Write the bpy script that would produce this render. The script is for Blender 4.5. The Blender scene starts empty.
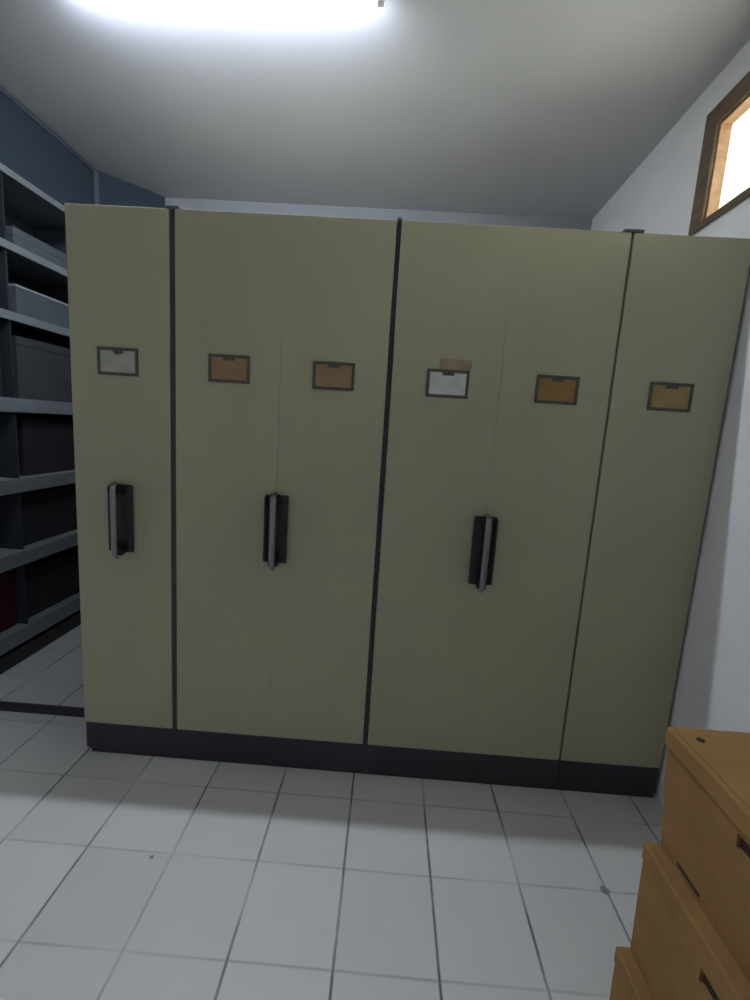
import bpy, bmesh, math, random
from mathutils import Vector, Matrix
random.seed(7)
sc = bpy.context.scene
COL = sc.collection

# ---------------------------------------------------------------- helpers
def box(bm, x0, x1, y0, y1, z0, z1, bev=0.0, seg=2):
    """add a box (optionally with rounded edges) to bm"""
    t = bmesh.new()
    bmesh.ops.create_cube(t, size=1.0)
    for v in t.verts:
        v.co = Vector(((x0 + x1) / 2 + v.co.x * (x1 - x0),
                       (y0 + y1) / 2 + v.co.y * (y1 - y0),
                       (z0 + z1) / 2 + v.co.z * (z1 - z0)))
    if bev > 0:
        bmesh.ops.bevel(t, geom=list(t.edges), offset=bev, segments=seg, profile=0.5, affect='EDGES')
    merge(bm, t)

def merge(bm, t):
    me = bpy.data.meshes.new('tmp')
    t.to_mesh(me); t.free()
    bm.from_mesh(me)
    bpy.data.meshes.remove(me)

def cyl(bm, p, q, r, n=20, r2=None):
    p, q = Vector(p), Vector(q)
    d = q - p
    t = bmesh.new()
    bmesh.ops.create_cone(t, cap_ends=True, segments=n, radius1=r, radius2=r if r2 is None else r2, depth=d.length)
    rot = Vector((0, 0, 1)).rotation_difference(d.normalized()).to_matrix().to_4x4()
    bmesh.ops.transform(t, matrix=Matrix.Translation((p + q) / 2) @ rot, verts=t.verts)
    merge(bm, t)

def prism(bm, pts, axis, a, b):
    """extrude a 2-D outline along an axis: axis 'x' takes (y,z) points"""
    def mk(u, v, w):
        return {'x': (w, u, v), 'y': (u, w, v), 'z': (u, v, w)}[axis]
    t = bmesh.new()
    A = [t.verts.new(mk(u, v, a)) for u, v in pts]
    B = [t.verts.new(mk(u, v, b)) for u, v in pts]
    t.faces.new(A); t.faces.new(B[::-1])
    n = len(pts)
    for i in range(n):
        t.faces.new((A[i], B[i], B[(i + 1) % n], A[(i + 1) % n]))
    bmesh.ops.recalc_face_normals(t, faces=t.faces)
    merge(bm, t)

def obj(name, bm, mat, parent=None, smooth=False):
    bmesh.ops.recalc_face_normals(bm, faces=bm.faces)
    me = bpy.data.meshes.new(name)
    bm.to_mesh(me); bm.free()
    me.materials.append(mat)
    if smooth:
        for p in me.polygons:
            p.use_smooth = True
        try:
            me.set_sharp_from_angle(angle=math.radians(40))
        except Exception:
            pass
    o = bpy.data.objects.new(name, me)
    COL.objects.link(o)
    if parent:
        o.parent = parent
    return o

def thing(name, label, cat, loc=(0, 0, 0), rz=0.0, group=None):
    o = bpy.data.objects.new(name, None)
    COL.objects.link(o)
    o.empty_display_size = 0.1
    o.location = loc
    o.rotation_euler = (0, 0, rz)
    o['label'] = label; o['category'] = cat
    if group:
        o['group'] = group
    return o

def struct(o, label=None):
    o['kind'] = 'structure'
    if label:
        o['label'] = label
    return o

# ---------------------------------------------------------------- materials
def new_mat(name):
    m = bpy.data.materials.new(name)
    m.use_nodes = True
    nt = m.node_tree
    return m, nt, nt.nodes['Principled BSDF']

def paint(name, col, rough=0.5, metal=0.0, var=0.08, scale=6.0, spec=0.5, bump=0.0, bscale=200.0, stretch=(1, 1, 1), coat=0.0):
    """a painted surface whose own colour varies a little from place to place"""
    m, nt, b = new_mat(name)
    tc = nt.nodes.new('ShaderNodeTexCoord')
    mp = nt.nodes.new('ShaderNodeMapping'); mp.inputs['Scale'].default_value = stretch
    nt.links.new(tc.outputs['Object'], mp.inputs['Vector'])
    n = nt.nodes.new('ShaderNodeTexNoise'); n.inputs['Scale'].default_value = scale; n.inputs['Detail'].default_value = 5
    nt.links.new(mp.outputs[0], n.inputs['Vector'])
    r = nt.nodes.new('ShaderNodeValToRGB')
    r.color_ramp.elements[0].position = 0.3; r.color_ramp.elements[1].position = 0.7
    r.color_ramp.elements[0].color = (*[c * (1 - var) for c in col], 1)
    r.color_ramp.elements[1].color = (*[min(1, c * (1 + var)) for c in col], 1)
    nt.links.new(n.outputs['Fac'], r.inputs['Fac'])
    nt.links.new(r.outputs['Color'], b.inputs['Base Color'])
    b.inputs['Roughness'].default_value = rough
    b.inputs['Metallic'].default_value = metal
    b.inputs['Specular IOR Level'].default_value = spec
    if coat:
        b.inputs['Coat Weight'].default_value = coat
    if bump:
        n2 = nt.nodes.new('ShaderNodeTexNoise'); n2.inputs['Scale'].default_value = bscale; n2.inputs['Detail'].default_value = 3
        nt.links.new(tc.outputs['Object'], n2.inputs['Vector'])
        bp = nt.nodes.new('ShaderNodeBump'); bp.inputs['Strength'].default_value = bump; bp.inputs['Distance'].default_value = 0.002
        nt.links.new(n2.outputs['Fac'], bp.inputs['Height'])
        nt.links.new(bp.outputs['Normal'], b.inputs['Normal'])
    return m

TX, TY, TS = 0.780, -0.434, 0.300        # one grout crossing and the tile pitch
def tile_mat():
    m, nt, b = new_mat('white_glazed_tile')
    N, L = nt.nodes, nt.links
    tc = N.new('ShaderNodeTexCoord')
    # slightly uneven laying
    nz = N.new('ShaderNodeTexNoise'); nz.inputs['Scale'].default_value = 1.7; nz.inputs['Detail'].default_value = 2
    L.new(tc.outputs['Object'], nz.inputs['Vector'])
    sub = N.new('ShaderNodeVectorMath'); sub.operation = 'SUBTRACT'; sub.inputs[1].default_value = (0.5, 0.5, 0.5)
    L.new(nz.outputs['Color'], sub.inputs[0])
    scl = N.new('ShaderNodeVectorMath'); scl.operation = 'SCALE'; scl.inputs['Scale'].default_value = 0.010
    L.new(sub.outputs[0], scl.inputs[0])
    add = N.new('ShaderNodeVectorMath'); add.operation = 'ADD'
    L.new(tc.outputs['Object'], add.inputs[0]); L.new(scl.outputs[0], add.inputs[1])
    sp = N.new('ShaderNodeSeparateXYZ'); L.new(add.outputs[0], sp.inputs[0])
    def M(op, a, bb=None):
        n = N.new('ShaderNodeMath'); n.operation = op
        for i, v in enumerate((a, bb)):
            if v is None: continue
            if isinstance(v, (int, float)): n.inputs[i].default_value = v
            else: L.new(v, n.inputs[i])
        return n.outputs[0]
    def dist(s, off):
        t = M('DIVIDE', M('SUBTRACT', s, off), TS)
        f = M('FRACT', M('ADD', t, 100.5))
        return M('MULTIPLY', M('ABSOLUTE', M('SUBTRACT', f, 0.5)), TS), M('FLOOR', M('ADD', t, 100.0))
    dx, ix = dist(sp.outputs['X'], TX)
    dy, iy = dist(sp.outputs['Y'], TY)
    def groove(d, w):
        mr = N.new('ShaderNodeMapRange'); mr.interpolation_type = 'SMOOTHSTEP'
        mr.inputs['From Min'].default_value = w * 0.35; mr.inputs['From Max'].default_value = w * 1.3
        mr.inputs['To Min'].default_value = 1; mr.inputs['To Max'].default_value = 0
        L.new(d, mr.inputs['Value']); return mr.outputs[0]
    # grout is dirtier in some stretches than others
    dn = N.new('ShaderNodeTexNoise'); dn.inputs['Scale'].default_value = 3.2; dn.inputs['Detail'].default_value = 4
    L.new(tc.outputs['Object'], dn.inputs['Vector'])
    dr = N.new('ShaderNodeMapRange'); dr.inputs['From Min'].default_value = 0.36; dr.inputs['From Max'].default_value = 0.6
    dr.inputs['To Min'].default_value = 0.25; dr.inputs['To Max'].default_value = 1.0
    L.new(dn.outputs['Fac'], dr.inputs['Value'])
    gx = groove(dx, 0.0048)
    gy = M('MULTIPLY', groove(dy, 0.0044), 0.42)
    g = M('MULTIPLY', M('MAXIMUM', gx, gy), dr.outputs[0])
    # per-tile tone
    cx = N.new('ShaderNodeCombineXYZ'); L.new(ix, cx.inputs[0]); L.new(iy, cx.inputs[1])
    wn = N.new('ShaderNodeTexWhiteNoise'); wn.noise_dimensions = '3D'; L.new(cx.outputs[0], wn.inputs['Vector'])
    cl = N.new('ShaderNodeTexNoise'); cl.inputs['Scale'].default_value = 5; cl.inputs['Detail'].default_value = 6
    L.new(tc.outputs['Object'], cl.inputs['Vector'])
    mixf = M('ADD', M('MULTIPLY', wn.outputs['Value'], 0.5), M('MULTIPLY', cl.outputs['Fac'], 0.5))
    tr = N.new('ShaderNodeValToRGB')
    tr.color_ramp.elements[0].position = 0.2; tr.color_ramp.elements[0].color = (0.62, 0.618, 0.575, 1)
    tr.color_ramp.elements[1].position = 0.8; tr.color_ramp.elements[1].color = (0.69, 0.685, 0.645, 1)
    L.new(mixf, tr.inputs['Fac'])
    def stain(x, y, rad):
        v = N.new('ShaderNodeVectorMath'); v.operation = 'DISTANCE'; v.inputs[1].default_value = (x, y, 0)
        ns = N.new('ShaderNodeTexNoise'); ns.inputs['Scale'].default_value = 60
        L.new(tc.outputs['Object'], ns.inputs['Vector'])
        sc2 = N.new('ShaderNodeVectorMath'); sc2.operation = 'SCALE'; sc2.inputs['Scale'].default_value = rad * 2
        L.new(ns.outputs['Color'], sc2.inputs[0])
        ad = N.new('ShaderNodeVectorMath'); ad.operation = 'ADD'
        L.new(tc.outputs['Object'], ad.inputs[0]); L.new(sc2.outputs[0], ad.inputs[1])
        s2 = N.new('ShaderNodeVectorMath'); s2.operation = 'SUBTRACT'; s2.inputs[1].default_value = (rad, rad, rad)
        L.new(ad.outputs[0], s2.inputs[0]); L.new(s2.outputs[0], v.inputs[0])
        mr = N.new('ShaderNodeMapRange'); mr.inputs['From Min'].default_value = rad; mr.inputs['From Max'].default_value = rad * 1.6
        mr.inputs['To Min'].default_value = .8; mr.inputs['To Max'].default_value = 0
        L.new(v.outputs['Value'], mr.inputs['Value']); return mr.outputs[0]
    g = M('MAXIMUM', g, M('MAXIMUM', stain(1.375, -.430, .012), stain(-.183, -.453, .006)))
    mx = N.new('ShaderNodeMix'); mx.data_type = 'RGBA'
    L.new(g, mx.inputs['Factor']); L.new(tr.outputs['Color'], mx.inputs['A'])
    mx.inputs['B'].default_value = (0.13, 0.15, 0.145, 1)
    L.new(mx.outputs['Result'], b.inputs['Base Color'])
    b.inputs['Roughness'].default_value = 0.42
    b.inputs['Specular IOR Level'].default_value = 0.35
    bp = N.new('ShaderNodeBump'); bp.inputs['Strength'].default_value = 0.5; bp.inputs['Distance'].default_value = 0.002; bp.invert = True
    L.new(g, bp.inputs['Height']); L.new(bp.outputs['Normal'], b.inputs['Normal'])
    return m

def wood_mat(name, c0, c1):
    m, nt, b = new_mat(name)
    N, L = nt.nodes, nt.links
    tc = N.new('ShaderNodeTexCoord'); mp = N.new('ShaderNodeMapping'); mp.inputs['Scale'].default_value = (12, 2.0, 12)
    L.new(tc.outputs['Object'], mp.inputs['Vector'])
    n = N.new('ShaderNodeTexNoise'); n.inputs['Scale'].default_value = 3; n.inputs['Detail'].default_value = 8
    L.new(mp.outputs[0], n.inputs['Vector'])
    r = N.new('ShaderNodeValToRGB')
    r.color_ramp.elements[0].position = 0.3; r.color_ramp.elements[0].color = (*c0, 1)
    r.color_ramp.elements[1].position = 0.7; r.color_ramp.elements[1].color = (*c1, 1)
    L.new(n.outputs['Fac'], r.inputs['Fac']); L.new(r.outputs['Color'], b.inputs['Base Color'])
    b.inputs['Roughness'].default_value = 0.5
    return m

def card_mat(name, ca, cb, cc=None):
    """label card, its colour going blotchily from ca to cb"""
    return paint(name, tuple((a + b) / 2 for a, b in zip(ca, cb)), 0.6, var=0.16, scale=14, spec=0.3)

def carton_mat():
    m = paint('brown_cardboard', (0.310, 0.176, 0.064), 0.85, var=0.10, scale=7, spec=0.2, bump=0.25, bscale=90, stretch=(1, 1, 2.2))
    return m

def emit_mat(name, col, s):
    m = bpy.data.materials.new(name); m.use_nodes = True
    nt = m.node_tree; nt.nodes.clear()
    e = nt.nodes.new('ShaderNodeEmission'); e.inputs['Color'].default_value = (*col, 1); e.inputs['Strength'].default_value = s
    o = nt.nodes.new('ShaderNodeOutputMaterial'); nt.links.new(e.outputs[0], o.inputs['Surface'])
    return m

def thin_glass():
    m = bpy.data.materials.new('window_glass'); m.use_nodes = True
    nt = m.node_tree; nt.nodes.clear()
    t = nt.nodes.new('ShaderNodeBsdfTransparent'); t.inputs['Color'].default_value = (0.95, 0.97, 0.93, 1)
    g = nt.nodes.new('ShaderNodeBsdfGlossy'); g.inputs['Roughness'].default_value = 0.05
    f = nt.nodes.new('ShaderNodeFresnel'); f.inputs['IOR'].default_value = 1.45
    n = nt.nodes.new('ShaderNodeTexNoise'); n.inputs['Scale'].default_value = 4
    mu = nt.nodes.new('ShaderNodeMath'); mu.operation = 'MULTIPLY_ADD'; mu.inputs[1].default_value = 0.05
    nt.links.new(n.outputs['Fac'], mu.inputs[0]); nt.links.new(f.outputs[0], mu.inputs[2])
    # lightly frosted: part of the daylight is scattered in the pane
    tl = nt.nodes.new('ShaderNodeBsdfTranslucent'); tl.inputs['Color'].default_value = (0.95, 0.97, 0.90, 1)
    fr = nt.nodes.new('ShaderNodeMixShader'); fr.inputs[0].default_value = 0.4
    nt.links.new(t.outputs[0], fr.inputs[1]); nt.links.new(tl.outputs[0], fr.inputs[2])
    mx = nt.nodes.new('ShaderNodeMixShader')
    nt.links.new(mu.outputs[0], mx.inputs[0]); nt.links.new(fr.outputs[0], mx.inputs[1]); nt.links.new(g.outputs[0], mx.inputs[2])
    o = nt.nodes.new('ShaderNodeOutputMaterial'); nt.links.new(mx.outputs[0], o.inputs['Surface'])
    return m

M_tile = tile_mat()
M_wall = paint('white_wall_paint', (0.85, 0.84, 0.835), 0.75, var=0.03, scale=2.5, spec=0.25, bump=0.15, bscale=60)
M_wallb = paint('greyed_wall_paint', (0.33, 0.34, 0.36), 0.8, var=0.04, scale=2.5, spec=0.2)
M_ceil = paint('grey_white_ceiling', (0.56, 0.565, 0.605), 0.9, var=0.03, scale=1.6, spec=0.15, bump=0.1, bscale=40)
M_wood = wood_mat('window_timber', (0.34, 0.19, 0.10), (0.50, 0.30, 0.17))  # lighter copy: daylight on the reveal is put into the colour
M_woodd = wood_mat('shaded_casing_timber', (0.115, 0.078, 0.050), (0.21, 0.135, 0.085))  # same timber darkened, the casing's backlit shade painted into its colour
M_glass = thin_glass()
M_beige = paint('beige_grey_enamel', (0.390, 0.374, 0.252), 0.48, var=0.045, scale=2.2, spec=0.4, bump=0.05, bscale=400, stretch=(1, 1, 0.6))
M_navy = paint('dark_navy_enamel', (0.040, 0.039, 0.047), 0.5, var=0.12, scale=5, spec=0.35)
M_rubber = paint('charcoal_rubber', (0.070, 0.072, 0.074), 0.75, var=0.1, scale=9, spec=0.3)
M_seal = paint('olive_grey_seal', (0.15, 0.145, 0.105), 0.7, var=0.1, scale=9)
M_cap = paint('grey_rubber_cap', (0.11, 0.115, 0.115), 0.7, var=0.1, scale=9)
M_blackp = paint('black_plastic', (0.018, 0.018, 0.018), 0.4, var=0.15, scale=20, spec=0.4)
M_chrome = paint('brushed_chrome', (0.27, 0.27, 0.27), 0.30, metal=0.9, var=0.1, scale=30, stretch=(8, 8, 0.5))
M_lframe = paint('dark_olive_frame', (0.075, 0.078, 0.055), 0.5, var=0.15, scale=20)
M_white_card = card_mat('white_card', (0.60, 0.61, 0.53), (0.66, 0.67, 0.62))
M_cream_card = card_mat('cream_card', (0.36, 0.37, 0.30), (0.43, 0.43, 0.36))
M_tan_card = card_mat('tan_card', (0.31, 0.195, 0.10), (0.35, 0.22, 0.115))
M_orange_card = card_mat('orange_brown_card', (0.29, 0.185, 0.065), (0.33, 0.18, 0.06))
M_gold_card = card_mat('yellow_brown_card', (0.33, 0.235, 0.09), (0.37, 0.26, 0.10))
M_tape = paint('brown_tape_residue', (0.31, 0.25, 0.15), 0.6, var=0.22, scale=18)
M_ink = paint('grey_print', (0.09, 0.09, 0.085), 0.7)
M_carton = carton_mat()
M_hole = paint('carton_hole_shade', (0.045, 0.024, 0.012), 0.95)  # shade inside holes and gaps, painted as near-black cardboard
M_steel = paint('light_grey_shelf_enamel', (0.22, 0.235, 0.245), 0.5, var=0.06, scale=5)
M_back = paint('dark_blue_grey_panel', (0.075, 0.095, 0.125), 0.7, var=0.08, scale=3, spec=0.3)
M_post = paint('grey_post_enamel', (0.13, 0.15, 0.16), 0.5)
M_fascia = paint('dark_blue_fascia', (0.040, 0.055, 0.078), 0.75, var=0.06, scale=2, spec=0.2)
M_side = paint('dark_side_panel', (0.030, 0.036, 0.045), 0.7, var=0.08, scale=3, spec=0.3)
M_rim = paint('pale_grey_rim', (0.32, 0.34, 0.35), 0.5)
M_boxg = paint('grey_box_board', (0.10, 0.115, 0.125), 0.8, var=0.08, scale=8, spec=0.2)
M_boxd = paint('dark_grey_box_board', (0.055, 0.062, 0.066), 0.8, var=0.1, scale=8, spec=0.2)
M_boxb = paint('blackish_box_board', (0.030, 0.030, 0.032), 0.8, var=0.1, scale=8, spec=0.2)
M_boxr = paint('maroon_box_board', (0.060, 0.008, 0.014), 0.8, var=0.1, scale=8, spec=0.2)
M_lampw = paint('white_lamp_housing', (0.7, 0.72, 0.75), 0.4)
M_tube = emit_mat('lit_fluorescent_tube', (0.79, 0.865, 1.02), 84.0)

# ---------------------------------------------------------------- the room
XL, YB, YF, H = -1.97, 1.75, -2.55, 3.06
bm = bmesh.new(); box(bm, XL - .2, 2.2, YF - .2, YB + .2, -0.12, 0)
struct(obj('floor', bm, M_tile), 'white square glazed floor tiles with thin dark grout')
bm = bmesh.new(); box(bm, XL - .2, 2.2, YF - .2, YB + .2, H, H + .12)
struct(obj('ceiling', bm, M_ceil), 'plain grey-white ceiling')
bm = bmesh.new(); box(bm, XL - .15, XL, YF - .15, YB + .15, 0, H)
struct(obj('wall_left', bm, M_wall), 'wall behind the open shelving')
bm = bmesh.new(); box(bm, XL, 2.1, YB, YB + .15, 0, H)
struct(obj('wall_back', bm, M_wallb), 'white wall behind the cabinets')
bm = bmesh.new(); box(bm, XL, 2.1, YF - .15, YF, 0, H)
struct(obj('wall_front', bm, M_wall), 'white wall behind the viewer')
# right wall with the high window opening (local x = into the wall, y = along it)
RW = 1.797; RA = -math.atan(0.035)
WY0, WY1, WZ0, WZ1 = -1.05, 0.36, 2.459, 2.842
bm = bmesh.new()
T = .075
box(bm, 0, T, -3.1, WY0, 0, H); box(bm, 0, T, WY1, 1.85, 0, H)
box(bm, 0, T, WY0, WY1, 0, WZ0); box(bm, 0, T, WY0, WY1, WZ1, H)
w = struct(obj('wall_right', bm, M_wall), 'white side wall with a high window')
w.location = (RW, 0, 0); w.rotation_euler = (0, 0, RA)
# window: timber surround projecting a little, recessed glass
win = bpy.data.objects.new('window_1', None); COL.objects.link(win)
win.location = (RW, 0, 0); win.rotation_euler = (0, 0, RA); struct(win, 'high timber-framed window full of daylight')
bm = bmesh.new()
fy0, fy1, fz0, fz1 = WY0 - .08, 0.443, 2.434, 2.918
box(bm, -.014, -.0005, WY1 - .004, fy1, fz0, fz1, .003)
box(bm, -.014, -.0005, fy0, WY0 + .004, fz0, fz1, .003)
box(bm, -.014, -.0005, WY0 + .004, WY1 - .004, WZ1 - .004, fz1, .003)
box(bm, -.014, -.0005, WY0 + .004, WY1 - .004, fz0, WZ0 + .004, .003)
obj('window_casing', bm, M_woodd, win)
bm = bmesh.new()
e = .0008
box(bm, 0.001, .060, WY1 - .012, WY1 - e, WZ0 + e, WZ1 - e)
box(bm, 0.001, .060, WY0 + e, WY0 + .012, WZ0 + e, WZ1 - e)
box(bm, 0.001, .060, WY0 + .012, WY1 - .012, WZ1 - .012, WZ1 - e)
box(bm, 0.001, .060, WY0 + .012, WY1 - .012, WZ0 + e, WZ0 + .008)
box(bm, .036, .058, -.37, -.33, WZ0 + .009, WZ1 - .013)
obj('window_frame', bm, M_wood, win)
bm = bmesh.new(); box(bm, .044, .048, WY0 + .013, -.371, WZ0 + .009, WZ1 - .013)
obj('pane', bm, M_glass, win)
bm = bmesh.new(); box(bm, .044, .048, -.329, WY1 - .013, WZ0 + .009, WZ1 - .013)
obj('pane', bm, M_glass, win)

# raised track platform on which the left shelving stands and the cabinets run
PZ, PY = 0.045, 0.240
bm = bmesh.new(); box(bm, XL + .001, 1.79, PY, YB - .001, 0.0005, PZ)
struct(obj('platform', bm, M_tile), 'raised white platform under the shelving')
bm = bmesh.new(); box(bm, XL + .001, 1.79, PY - .012, PY - .0005, 0.0005, PZ + .001)
struct(obj('trim_1', bm, M_navy), 'dark metal edge strip of the platform')

# ---------------------------------------------------------------- sliding filing cabinets
ZT, ZP = 2.255, 0.150
def label_holder(root, x, z, card, clip_tilt=False, wide=0.160, high=0.104):
    """steel card frame with its card and top clip, standing on the panel face (y = 0)"""
    t = 0.011; x0, x1, z0, z1 = x - wide / 2, x + wide / 2, z - high / 2, z + high / 2
    bm = bmesh.new()
    box(bm, x0, x1, -.006, -.0004, z1 - t, z1, .0015)
    box(bm, x0, x1, -.006, -.0004, z0, z0 + t, .0015)
    box(bm, x0, x0 + t, -.0062, -.0004, z0 + .001, z1 - .001, .0015)
    box(bm, x1 - t, x1, -.0062, -.0004, z0 + .001, z1 - .001, .0015)
    h = obj('label_holder', bm, M_lframe, root)
    bm = bmesh.new(); box(bm, x0 + t - .001, x1 - t + .001, -.0028, -.0008, z0 + t - .001, z1 - t + .001)
    c = obj('label_card', bm, card[0], h); c['label'] = card[1]
    bm = bmesh.new()
    w = .022
    if clip_tilt:
        prism(bm, [(x - w, z1 - t), (x - w * .3, z1 - t - .016), (x + w * .95, z1 - t - .011), (x + w, z1 - t)], 'y', -.0055, -.0029)
    else:
        prism(bm, [(x - w, z1 - t), (x - w, z1 - t - .011), (x + w, z1 - t - .011), (x + w, z1 - t)], 'y', -.0055, -.0029)
    obj('clip', bm, M_lframe, h)
    return h

def handle(root, x, z=1.080, hh=0.29):
    """black backplate with angled ends and a chrome grip bar standing off it"""
    z0, z1 = z - hh / 2, z + hh / 2
    bm = bmesh.new()
    box(bm, x - .046, x + .046, -.014, -.0004, z0 + .006, z1 - .006, .004, 3)
    # raised side lips
    box(bm, x - .046, x - .036, -.026, -.012, z0 + .012, z1 - .012, .003)
    box(bm, x + .036, x + .046, -.026, -.012, z0 + .012, z1 - .012, .003)
    p = obj('handle_plate', bm, M_blackp, root, True)
    for s, ze in ((1, z1), (-1, z0)):
        bm = bmesh.new()
        prism(bm, [(-.012, ze - s * .006), (-.012, ze - s * .050), (-.054, ze - s * .034), (-.054, ze - s * .002), (-.040, ze + s * .002)], 'x', x - .017, x + .017)
        obj('handle_bracket', bm, M_blackp, p)
    bm = bmesh.new()
    pts = [(-.040, z1 + .010), (-.060, z1 - .004), (-.064, z1 - .03), (-.064, z0 + .03), (-.060, z0 + .002), (-.040, z0 - .016)]
    # a half-round strip: wide across, shallow towards the panel
    W = [.006, .011, .012, .012, .011, .004]
    t = bmesh.new(); rings = []
    for (yy, zz), w in zip(pts, W):
        rings.append([t.verts.new((x + w * math.cos(k / 16 * 2 * math.pi), yy + .007 * math.sin(k / 16 * 2 * math.pi), zz)) for k in range(16)])
    for A, B in zip(rings[:-1], rings[1:]):
        for k in range(16):
            t.faces.new((A[k], A[(k + 1) % 16], B[(k + 1) % 16], B[k]))
    t.faces.new(rings[0]); t.faces.new(rings[-1][::-1])
    merge(bm, t)
    obj('grip_bar', bm, M_chrome, p, True)

def cabinet(label, xa, xb, holders, hx, double, bumper=None, tape=None, hz=1.080):
    """xa..xb is the width of the end panel in world x; children are laid out from the unit's base centre"""
    cx = (xa + xb) / 2; a, b2 = xa - cx, xb - cx
    root = thing('filing_cabinet', label, 'filing cabinet', (cx, 0, 0), 0, 'row of beige filing cabinet units')
    # folded sheet end panels
    cols = [(a, -.0002), (.0002, b2)] if double else [(a, b2)]
    for k, (u, v) in enumerate(cols):
        bm = bmesh.new()
        box(bm, u, v, 0, .022, ZP + .0005, ZT, .0012 if double else .002, 2)
        obj('end_panel', bm, M_beige, root)
    # carcass: sides, top, partitions and shelves behind the end panel
    bm = bmesh.new()
    D0, D1, zb = .0225, 1.62, PZ + .060
    box(bm, a + .012, b2 - .012, D0, D1, ZT - .045, ZT - .020)
    box(bm, a + .012, b2 - .012, D1 - .02, D1, zb, ZT - .046)
    if double:
        box(bm, -.008, .008, D0 + .001, D1 - .021, zb, ZT - .046)
        sides = [(a + .012, -.009), (.009, b2 - .012)]
    else:
        box(bm, b2 - .022, b2 - .012, D0 + .001, D1 - .021, zb, ZT - .046)
        sides = [(a + .012, b2 - .023)]
    for u, v in sides:
        for i in range(6):
            z = .20 + i * .335
            box(bm, u, v, D0 + .001, D1 - .021, z, z + .022)
    for y in (D0 + .001, .80, D1 - .061):
        box(bm, a + .012, a + .040, y, y + .035, zb, ZT - .046)
        if double: box(bm, b2 - .040, b2 - .012, y, y + .035, zb, ZT - .046)
    obj('carcass', bm, M_beige, root)
    # carriage with dark skirt
    bm = bmesh.new()
    pe = (bumper[1] - cx) if bumper else b2 - .0012
    lo = a + (.012 if xa < -.6 else .0012)
    box(bm, a + .0012 if xa > -.6 else a + .004, pe, .003, .20, .026, ZP, .001)
    box(bm, lo + (.010 if xa < -.6 else 0), pe, .010, .19, .0003, .027)
    obj('plinth', bm, M_navy, root)
    bm = bmesh.new()
    box(bm, a + .02, b2 - .02, .245, 1.60, PZ + .016, zb - .001)
    for y in (.40, 1.40):
        for x in (a + .08, b2 - .08):
            cyl(bm, (x, y - .012, PZ + .0305), (x, y + .012, PZ + .0305), .030, 20)
    obj('carriage', bm, M_navy, root)
    for x, z, card, tilt in holders:
        label_holder(root, x - cx, z, card, tilt)
    if hx is not None:
        handle(root, hx - cx, hz)
    if bumper:
        x0, x1, mat, capw = bumper
        bm = bmesh.new(); box(bm, x0 - cx, x1 - cx, .006, .030, ZP + .002, ZT - .004, .002)
        obj('rubber_seal', bm, mat, root)
        if capw:
            mid = (x0 + x1) / 2 - cx
            bm = bmesh.new(); box(bm, mid - capw, mid + capw * 1.2, -.004, .04, ZT + .0005, ZT + .011, .003)
            obj('seal_cap', bm, M_cap, root)
    if tape:
        x0, x1, z0, z1 = tape
        bm = bmesh.new()
        prism(bm, [(x0 - cx, z0), (x1 - cx, z0 - .003), (x1 - cx + .003, z1 - .004), (x0 - cx + .001, z1)], 'y', -.0016, -.0004)
        o = obj('tape_residue', bm, M_tape, root); o['label'] = 'brown tape residue above the label'
    return root

cream = (M_cream_card, 'cream card'); white = (M_white_card, 'white card'); tan = (M_tan_card, 'tan card')
orange = (M_orange_card, 'orange-brown card'); gold = (M_gold_card, 'yellow-brown card')
cabinet('narrow beige filing cabinet beside the open shelving, with handle and cream label card',
        -0.7206, -0.3300, [(-.532, 1.698, cream, True)], -.528, False, (-.3285, -.3085, M_rubber, .024))
cabinet('wide beige filing cabinet with two tan label cards and a chrome handle',
        -0.3070, 0.5090, [(-.097, 1.696, tan, False), (.307, 1.693, tan, False)], .104, True, (.5100, .5285, M_navy, 0.008))
cabinet('wide beige filing cabinet with brown tape above its white card, beside an orange-brown card',
        0.5300, 1.3520, [(.742, 1.690, white, False), (1.154, 1.692, orange, False)], .938, True, (1.3525, 1.3605, M_seal, .032), (.706, .826, 1.744, 1.783), 1.050)
cabinet('narrow beige filing cabinet against the white wall, without a handle',
        1.3615, 1.7830, [(1.577, 1.691, gold, False)], None, False)

# ---------------------------------------------------------------- open shelving along the left wall
SX, SB = -1.500, -1.945            # front and back of the shelving
SY0, SY1 = -0.10, 1.42
shel = thing('shelving_unit', 'tall open steel shelving with dark back and pale shelf edges along left wall', 'shelves', ((SX + SB) / 2, (SY0 + SY1) / 2, PZ))
def sh(name, bm, mat):
    o = obj(name, bm, mat, shel)
    o.matrix_parent_inverse = Matrix.Translation(-Vector(shel.location))
    return o
# the shelving's plinth: it stands on the platform behind PY and on feet in front of it
bm = bmesh.new()
box(bm, SB, SX - .004, PY + .002, SY1, PZ + .0003, .135)
box(bm, SB, SX - .004, SY0, PY - .016, .0006, .135)
sh('base', bm, M_blackp)
levels = [(.252, .090), (.700, .085), (1.108, .078), (1.545, .076), (1.992, .045), (2.338, .040), (2.695, .036), (3.052, .022)]
for z, lip in levels:
    bm = bmesh.new()
    box(bm, SB + .012, SX, SY0 + .012, SY1 - .001, z - .006, z)
    box(bm, SX - .002, SX + .010, SY0 + .001, SY1 - .032, z - lip, z, .003)
    sh('shelf', bm, M_steel if z < 3 else M_back)
bm = bmesh.new(); box(bm, SB, SB + .010, SY0, SY1, .136, 3.045); sh('back_panel', bm, M_back)
for y in (SY0, .655, ):
    bm = bmesh.new(); box(bm, SB + .011, SX - .004, y, y + .010, .136, 3.044); sh('side_panel', bm, M_side)
for y in (SY1 - .031,):
    bm = bmesh.new()
    box(bm, SX - .035, SX + .014, y, y + .035, .136, 3.050, .002)
    sh('upright_post', bm, M_post)
bm = bmesh.new()
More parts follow.
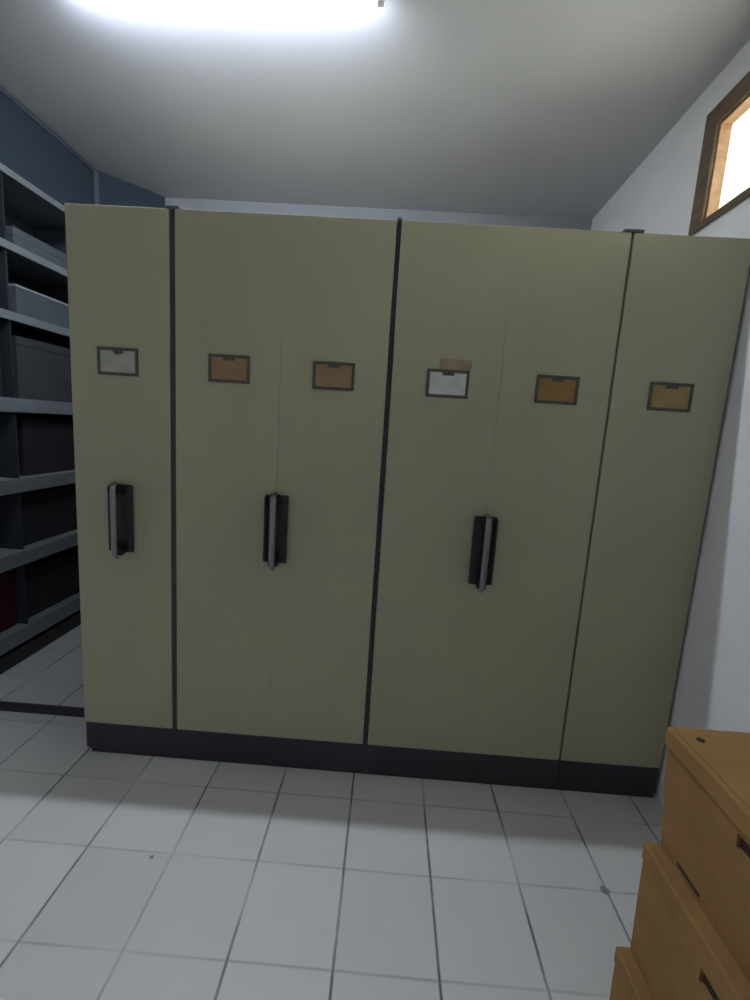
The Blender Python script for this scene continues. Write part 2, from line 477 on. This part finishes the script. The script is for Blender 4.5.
box(bm, SX - .012, SX + .004, SY0 + .001, SY1 - .033, 2.6955, 3.0285)
sh('top_fascia', bm, M_fascia)
bm = bmesh.new()
prism(bm, [(SX + .006, SY1 + .006), (-1.20, 1.735), (-1.21, 1.745), (SX - .004, SY1 + .016)], 'z', 2.30, 3.055)
sh('dark_corner_sheet', bm, M_fascia)  # plain dark sheet for an unidentified dark shape in the corner
bm = bmesh.new(); box(bm, SB + .011, SX - .036, SY1 - .012, SY1, .136, 3.044); sh('side_panel', bm, M_back)

def shelf_box(label, y0, y1, z, h, mat, rec=.055, rim=False, tray=False, depth=.33):
    cy = (y0 + y1) / 2; cx = SX - rec - depth / 2
    t = thing('storage_box', label, 'box', (cx, cy, z + .0005), 0, 'boxes on the open shelving')
    hw, hy = depth / 2, (y1 - y0) / 2
    bm = bmesh.new()
    if tray:
        w = .006
        box(bm, -hw, hw, -hy, hy, 0, .006)
        box(bm, hw - w, hw, -hy, hy, .006, h); box(bm, -hw, -hw + w, -hy, hy, .006, h)
        box(bm, -hw + w, hw - w, -hy, -hy + w, .006, h); box(bm, -hw + w, hw - w, hy - w, hy, .006, h)
    else:
        box(bm, -hw, hw, -hy, hy, 0, h - .02, .003)
    obj('body', bm, mat, t)
    bm = bmesh.new()
    if tray or rim:
        w = .010; zt = h
        box(bm, hw - w, hw + .004, -hy - .003, hy + .003, zt - .008, zt + .004, .002)
        box(bm, -hw - .004, -hw + w, -hy - .003, hy + .003, zt - .008, zt + .004, .002)
        box(bm, -hw + w, hw - w, -hy - .003, -hy + w, zt - .008, zt + .004, .002)
        box(bm, -hw + w, hw - w, hy - w, hy + .003, zt - .008, zt + .004, .002)
        obj('rim', bm, M_rim, t)
    else:
        box(bm, -hw - .003, hw + .003, -hy - .003, hy + .003, h - .045, h, .003)
        obj('lid', bm, mat, t)
    return t
shelf_box('shallow grey box on the second shelf from the top of the left shelving', .725, 1.36, 2.338, .095, M_boxg, .012)
shelf_box('grey tray with a pale rim on the third shelf from the top', .720, 1.36, 1.992, .148, M_boxg, .012, tray=True)
shelf_box('grey box at the photo edge, left of the pale-rimmed tray', .20, .625, 1.992, .150, M_boxd, .03)
shelf_box('tall dark grey box on the eye-level shelf beside the filing cabinet', .725, 1.36, 1.545, .335, M_boxd, .03)
shelf_box('dark box at the photo edge on the eye-level shelf', .20, .62, 1.545, .335, M_boxb, .03)
shelf_box('black box on the shelf just below eye level, nearest the cabinet', .760, 1.36, 1.108, .33, M_boxb, .05)
shelf_box('black box on the second shelf from the floor, nearest the cabinet', .725, 1.36, .700, .30, M_boxb, .05)
shelf_box('dark maroon box on the lowest shelf of the left shelving', .46, .640, .252, .34, M_boxr, .05)
shelf_box('black box on the lowest shelf of the left shelving', .69, 1.30, .252, .30, M_boxb, .05)

# ---------------------------------------------------------------- carton stack at the right
def carton(label, x, y, z, w, d, h, rz, lean, flare=0.0, spot=False, gap=False):
    """lidded cardboard box; x,y = back left corner at the top"""
    t = thing('cardboard_box', label, 'box', (x + w / 2, y - d / 2, z), rz, 'stack of cardboard boxes')
    hw, hd = w / 2, d / 2; lid = .045
    # body, slightly bowed and narrowing downwards, with hand hole cut in the left face as real recess
    hy0, hy1 = -.115, -.005 - .0
    hz0, hz1 = h - lid - .040, h - lid - .012
    tb = bmesh.new()
    ys = [-hd, hy0, hy1, hd]; zs = [0, .5 * hz0, hz0, hz1, h - lid * .5]
    X = -hw + .004
    def fx(yy, zz):
        f = zz / h
        return X + lean * (1 - f) - flare * math.sin(math.pi * f) * math.cos(math.pi * yy / d * .9) * .5
    g = {}
    for i, yy in enumerate(ys):
        for j, zz in enumerate(zs):
            g[i, j] = tb.verts.new((fx(yy, zz), yy + (-.003 if yy > 0 and abs(yy) == hd else (.003 if abs(yy) == hd else 0)), zz))
    for i in range(3):
        for j in range(4):
            if i == 1 and j == 2: continue
            tb.faces.new((g[i, j], g[i + 1, j], g[i + 1, j + 1], g[i, j + 1]))
    # recess behind the hand hole
    q = [g[1, 2], g[2, 2], g[2, 3], g[1, 3]]
    inn = [tb.verts.new(v.co + Vector((.03, 0, 0))) for v in q]
    for i in range(4): tb.faces.new((q[i], q[(i + 1) % 4], inn[(i + 1) % 4], inn[i]))
    tb.faces.new(inn)
    # other sides
    R = [[tb.verts.new((hw - .004, sgn * (hd - .003), zz)) for zz in (0, h - lid * .5)] for sgn in (-1, 1)]
    tb.faces.new([g[0, j] for j in range(5)] + [R[0][1], R[0][0]])
    tb.faces.new([g[3, j] for j in range(5)] + [R[1][1], R[1][0]])
    tb.faces.new((R[0][0], R[0][1], R[1][1], R[1][0]))
    tb.faces.new([g[i, 0] for i in range(4)] + [R[1][0], R[0][0]])
    tb.faces.new([g[i, 4] for i in range(4)] + [R[1][1], R[0][1]])
    obj('body', tb, M_carton, t)
    if spot:
        sl = bmesh.new(); xs = fx(.11, .017)
        box(sl, xs - .0012, xs + .012, .076, .146, .0135, .0205)  # solid dark bar painting the shade of the gap
        o = obj('flap_gap', sl, M_hole, t); o['label'] = 'dark gap along the bottom flap'
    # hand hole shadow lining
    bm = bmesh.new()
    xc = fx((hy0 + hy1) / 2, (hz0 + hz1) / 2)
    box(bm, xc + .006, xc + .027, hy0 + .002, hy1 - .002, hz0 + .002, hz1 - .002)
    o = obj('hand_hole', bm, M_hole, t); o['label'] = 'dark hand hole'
    bm = bmesh.new()
    box(bm, -hw, hw, -hd, hd, h - lid, h, .006, 3)
    box(bm, -hw + .01, -.0015, -hd + .01, hd - .01, h + .0002, h + .0022, .001)
    box(bm, .0015, hw - .01, -hd + .01, hd - .01, h + .0002, h + .0022, .001)
    if spot:
        pass
    obj('lid', bm, M_carton, t)
    if spot:
        bm = bmesh.new(); cyl(bm, (spot[0] - t.location.x, spot[1] - t.location.y, h + .0024), (spot[0] - t.location.x, spot[1] - t.location.y, h + .0034), .008, 12)
        obj('punched_hole', bm, M_hole, t)  # flat dark disc painting the hole's shade on the lid
    return t
carton('brown cardboard box at the bottom of the stack by the right wall', 1.175, -.830, .0003, .44, .42, .292, 0.0, 0.006, .012)
carton('brown cardboard box in the middle of the stack by the right wall', 1.192, -.838, .2965, .44, .42, .298, -0.01, 0.008, .010)
carton('brown cardboard box on top of the stack by the right wall', 1.192, -.846, .5985, .44, .42, .299, 0.0, 0.030, .006, spot=(1.236, -.893))

# ---------------------------------------------------------------- ceiling lamp
LY = .087
lamp = thing('fluorescent_lamp', 'lit fluorescent tube lamp on the ceiling above the cabinet fronts', 'lamp', (-.20, LY, H))
bm = bmesh.new(); box(bm, -.62, .62, -.032, .028, -.030, -.0005, .003); obj('housing', bm, M_lampw, lamp)
# lit lower half; opaque upper half added to cut light on the ceiling
def half(a0, rad):
    return [(rad * math.cos(a0 + math.pi * k / 14), -.046 + rad * math.sin(a0 + math.pi * k / 14)) for k in range(15)]
bm = bmesh.new(); prism(bm, half(math.pi, .0080), 'x', -.585, .585); obj('tube', bm, M_tube, lamp)
bm = bmesh.new(); prism(bm, [(y, z + .0004) for y, z in half(0, .0083)], 'x', -.585, .585); obj('tube_shield', bm, M_lampw, lamp)
for s in (-1, 1):
    bm = bmesh.new(); box(bm, s * .60 - .014, s * .60 + .014, -.015, .013, -.062, -.0305, .003); obj('lamp_holder', bm, M_lampw, lamp)

# ---------------------------------------------------------------- daylight
wd = bpy.data.worlds.new('overcast_sky'); sc.world = wd; wd.use_nodes = True
bg = wd.node_tree.nodes['Background']; bg.inputs['Color'].default_value = (1.0, 0.99, 0.92, 1); bg.inputs['Strength'].default_value = 2.0

# ---------------------------------------------------------------- camera
f, rx, ry, rz = 455.928, -0.15510, -0.06367, 0.02570
C = Vector((0.5410, -1.7903, 1.5047))
Rm = Matrix.Rotation(rz, 3, 'Z') @ Matrix.Rotation(rx, 3, 'X') @ Matrix.Rotation(ry, 3, 'Y')
right, fwd, up = Rm.col[0], Rm.col[1], Rm.col[2]
cam = bpy.data.cameras.new('camera'); co = bpy.data.objects.new('camera', cam); COL.objects.link(co)
m4 = Matrix.Identity(4)
for i in range(3):
    m4[i][0], m4[i][1], m4[i][2], m4[i][3] = right[i], up[i], -fwd[i], C[i]
co.matrix_world = m4
cam.sensor_fit = 'VERTICAL'; cam.sensor_height = 24.0; cam.lens = 24.0 * f / 1000.0
cam.clip_start = 0.02
sc.camera = co
vs = sc.view_settings
vs.view_transform = 'Standard'; vs.look = 'None'; vs.gamma = 1.0; vs.use_curve_mapping = False
vs.exposure = 2.45
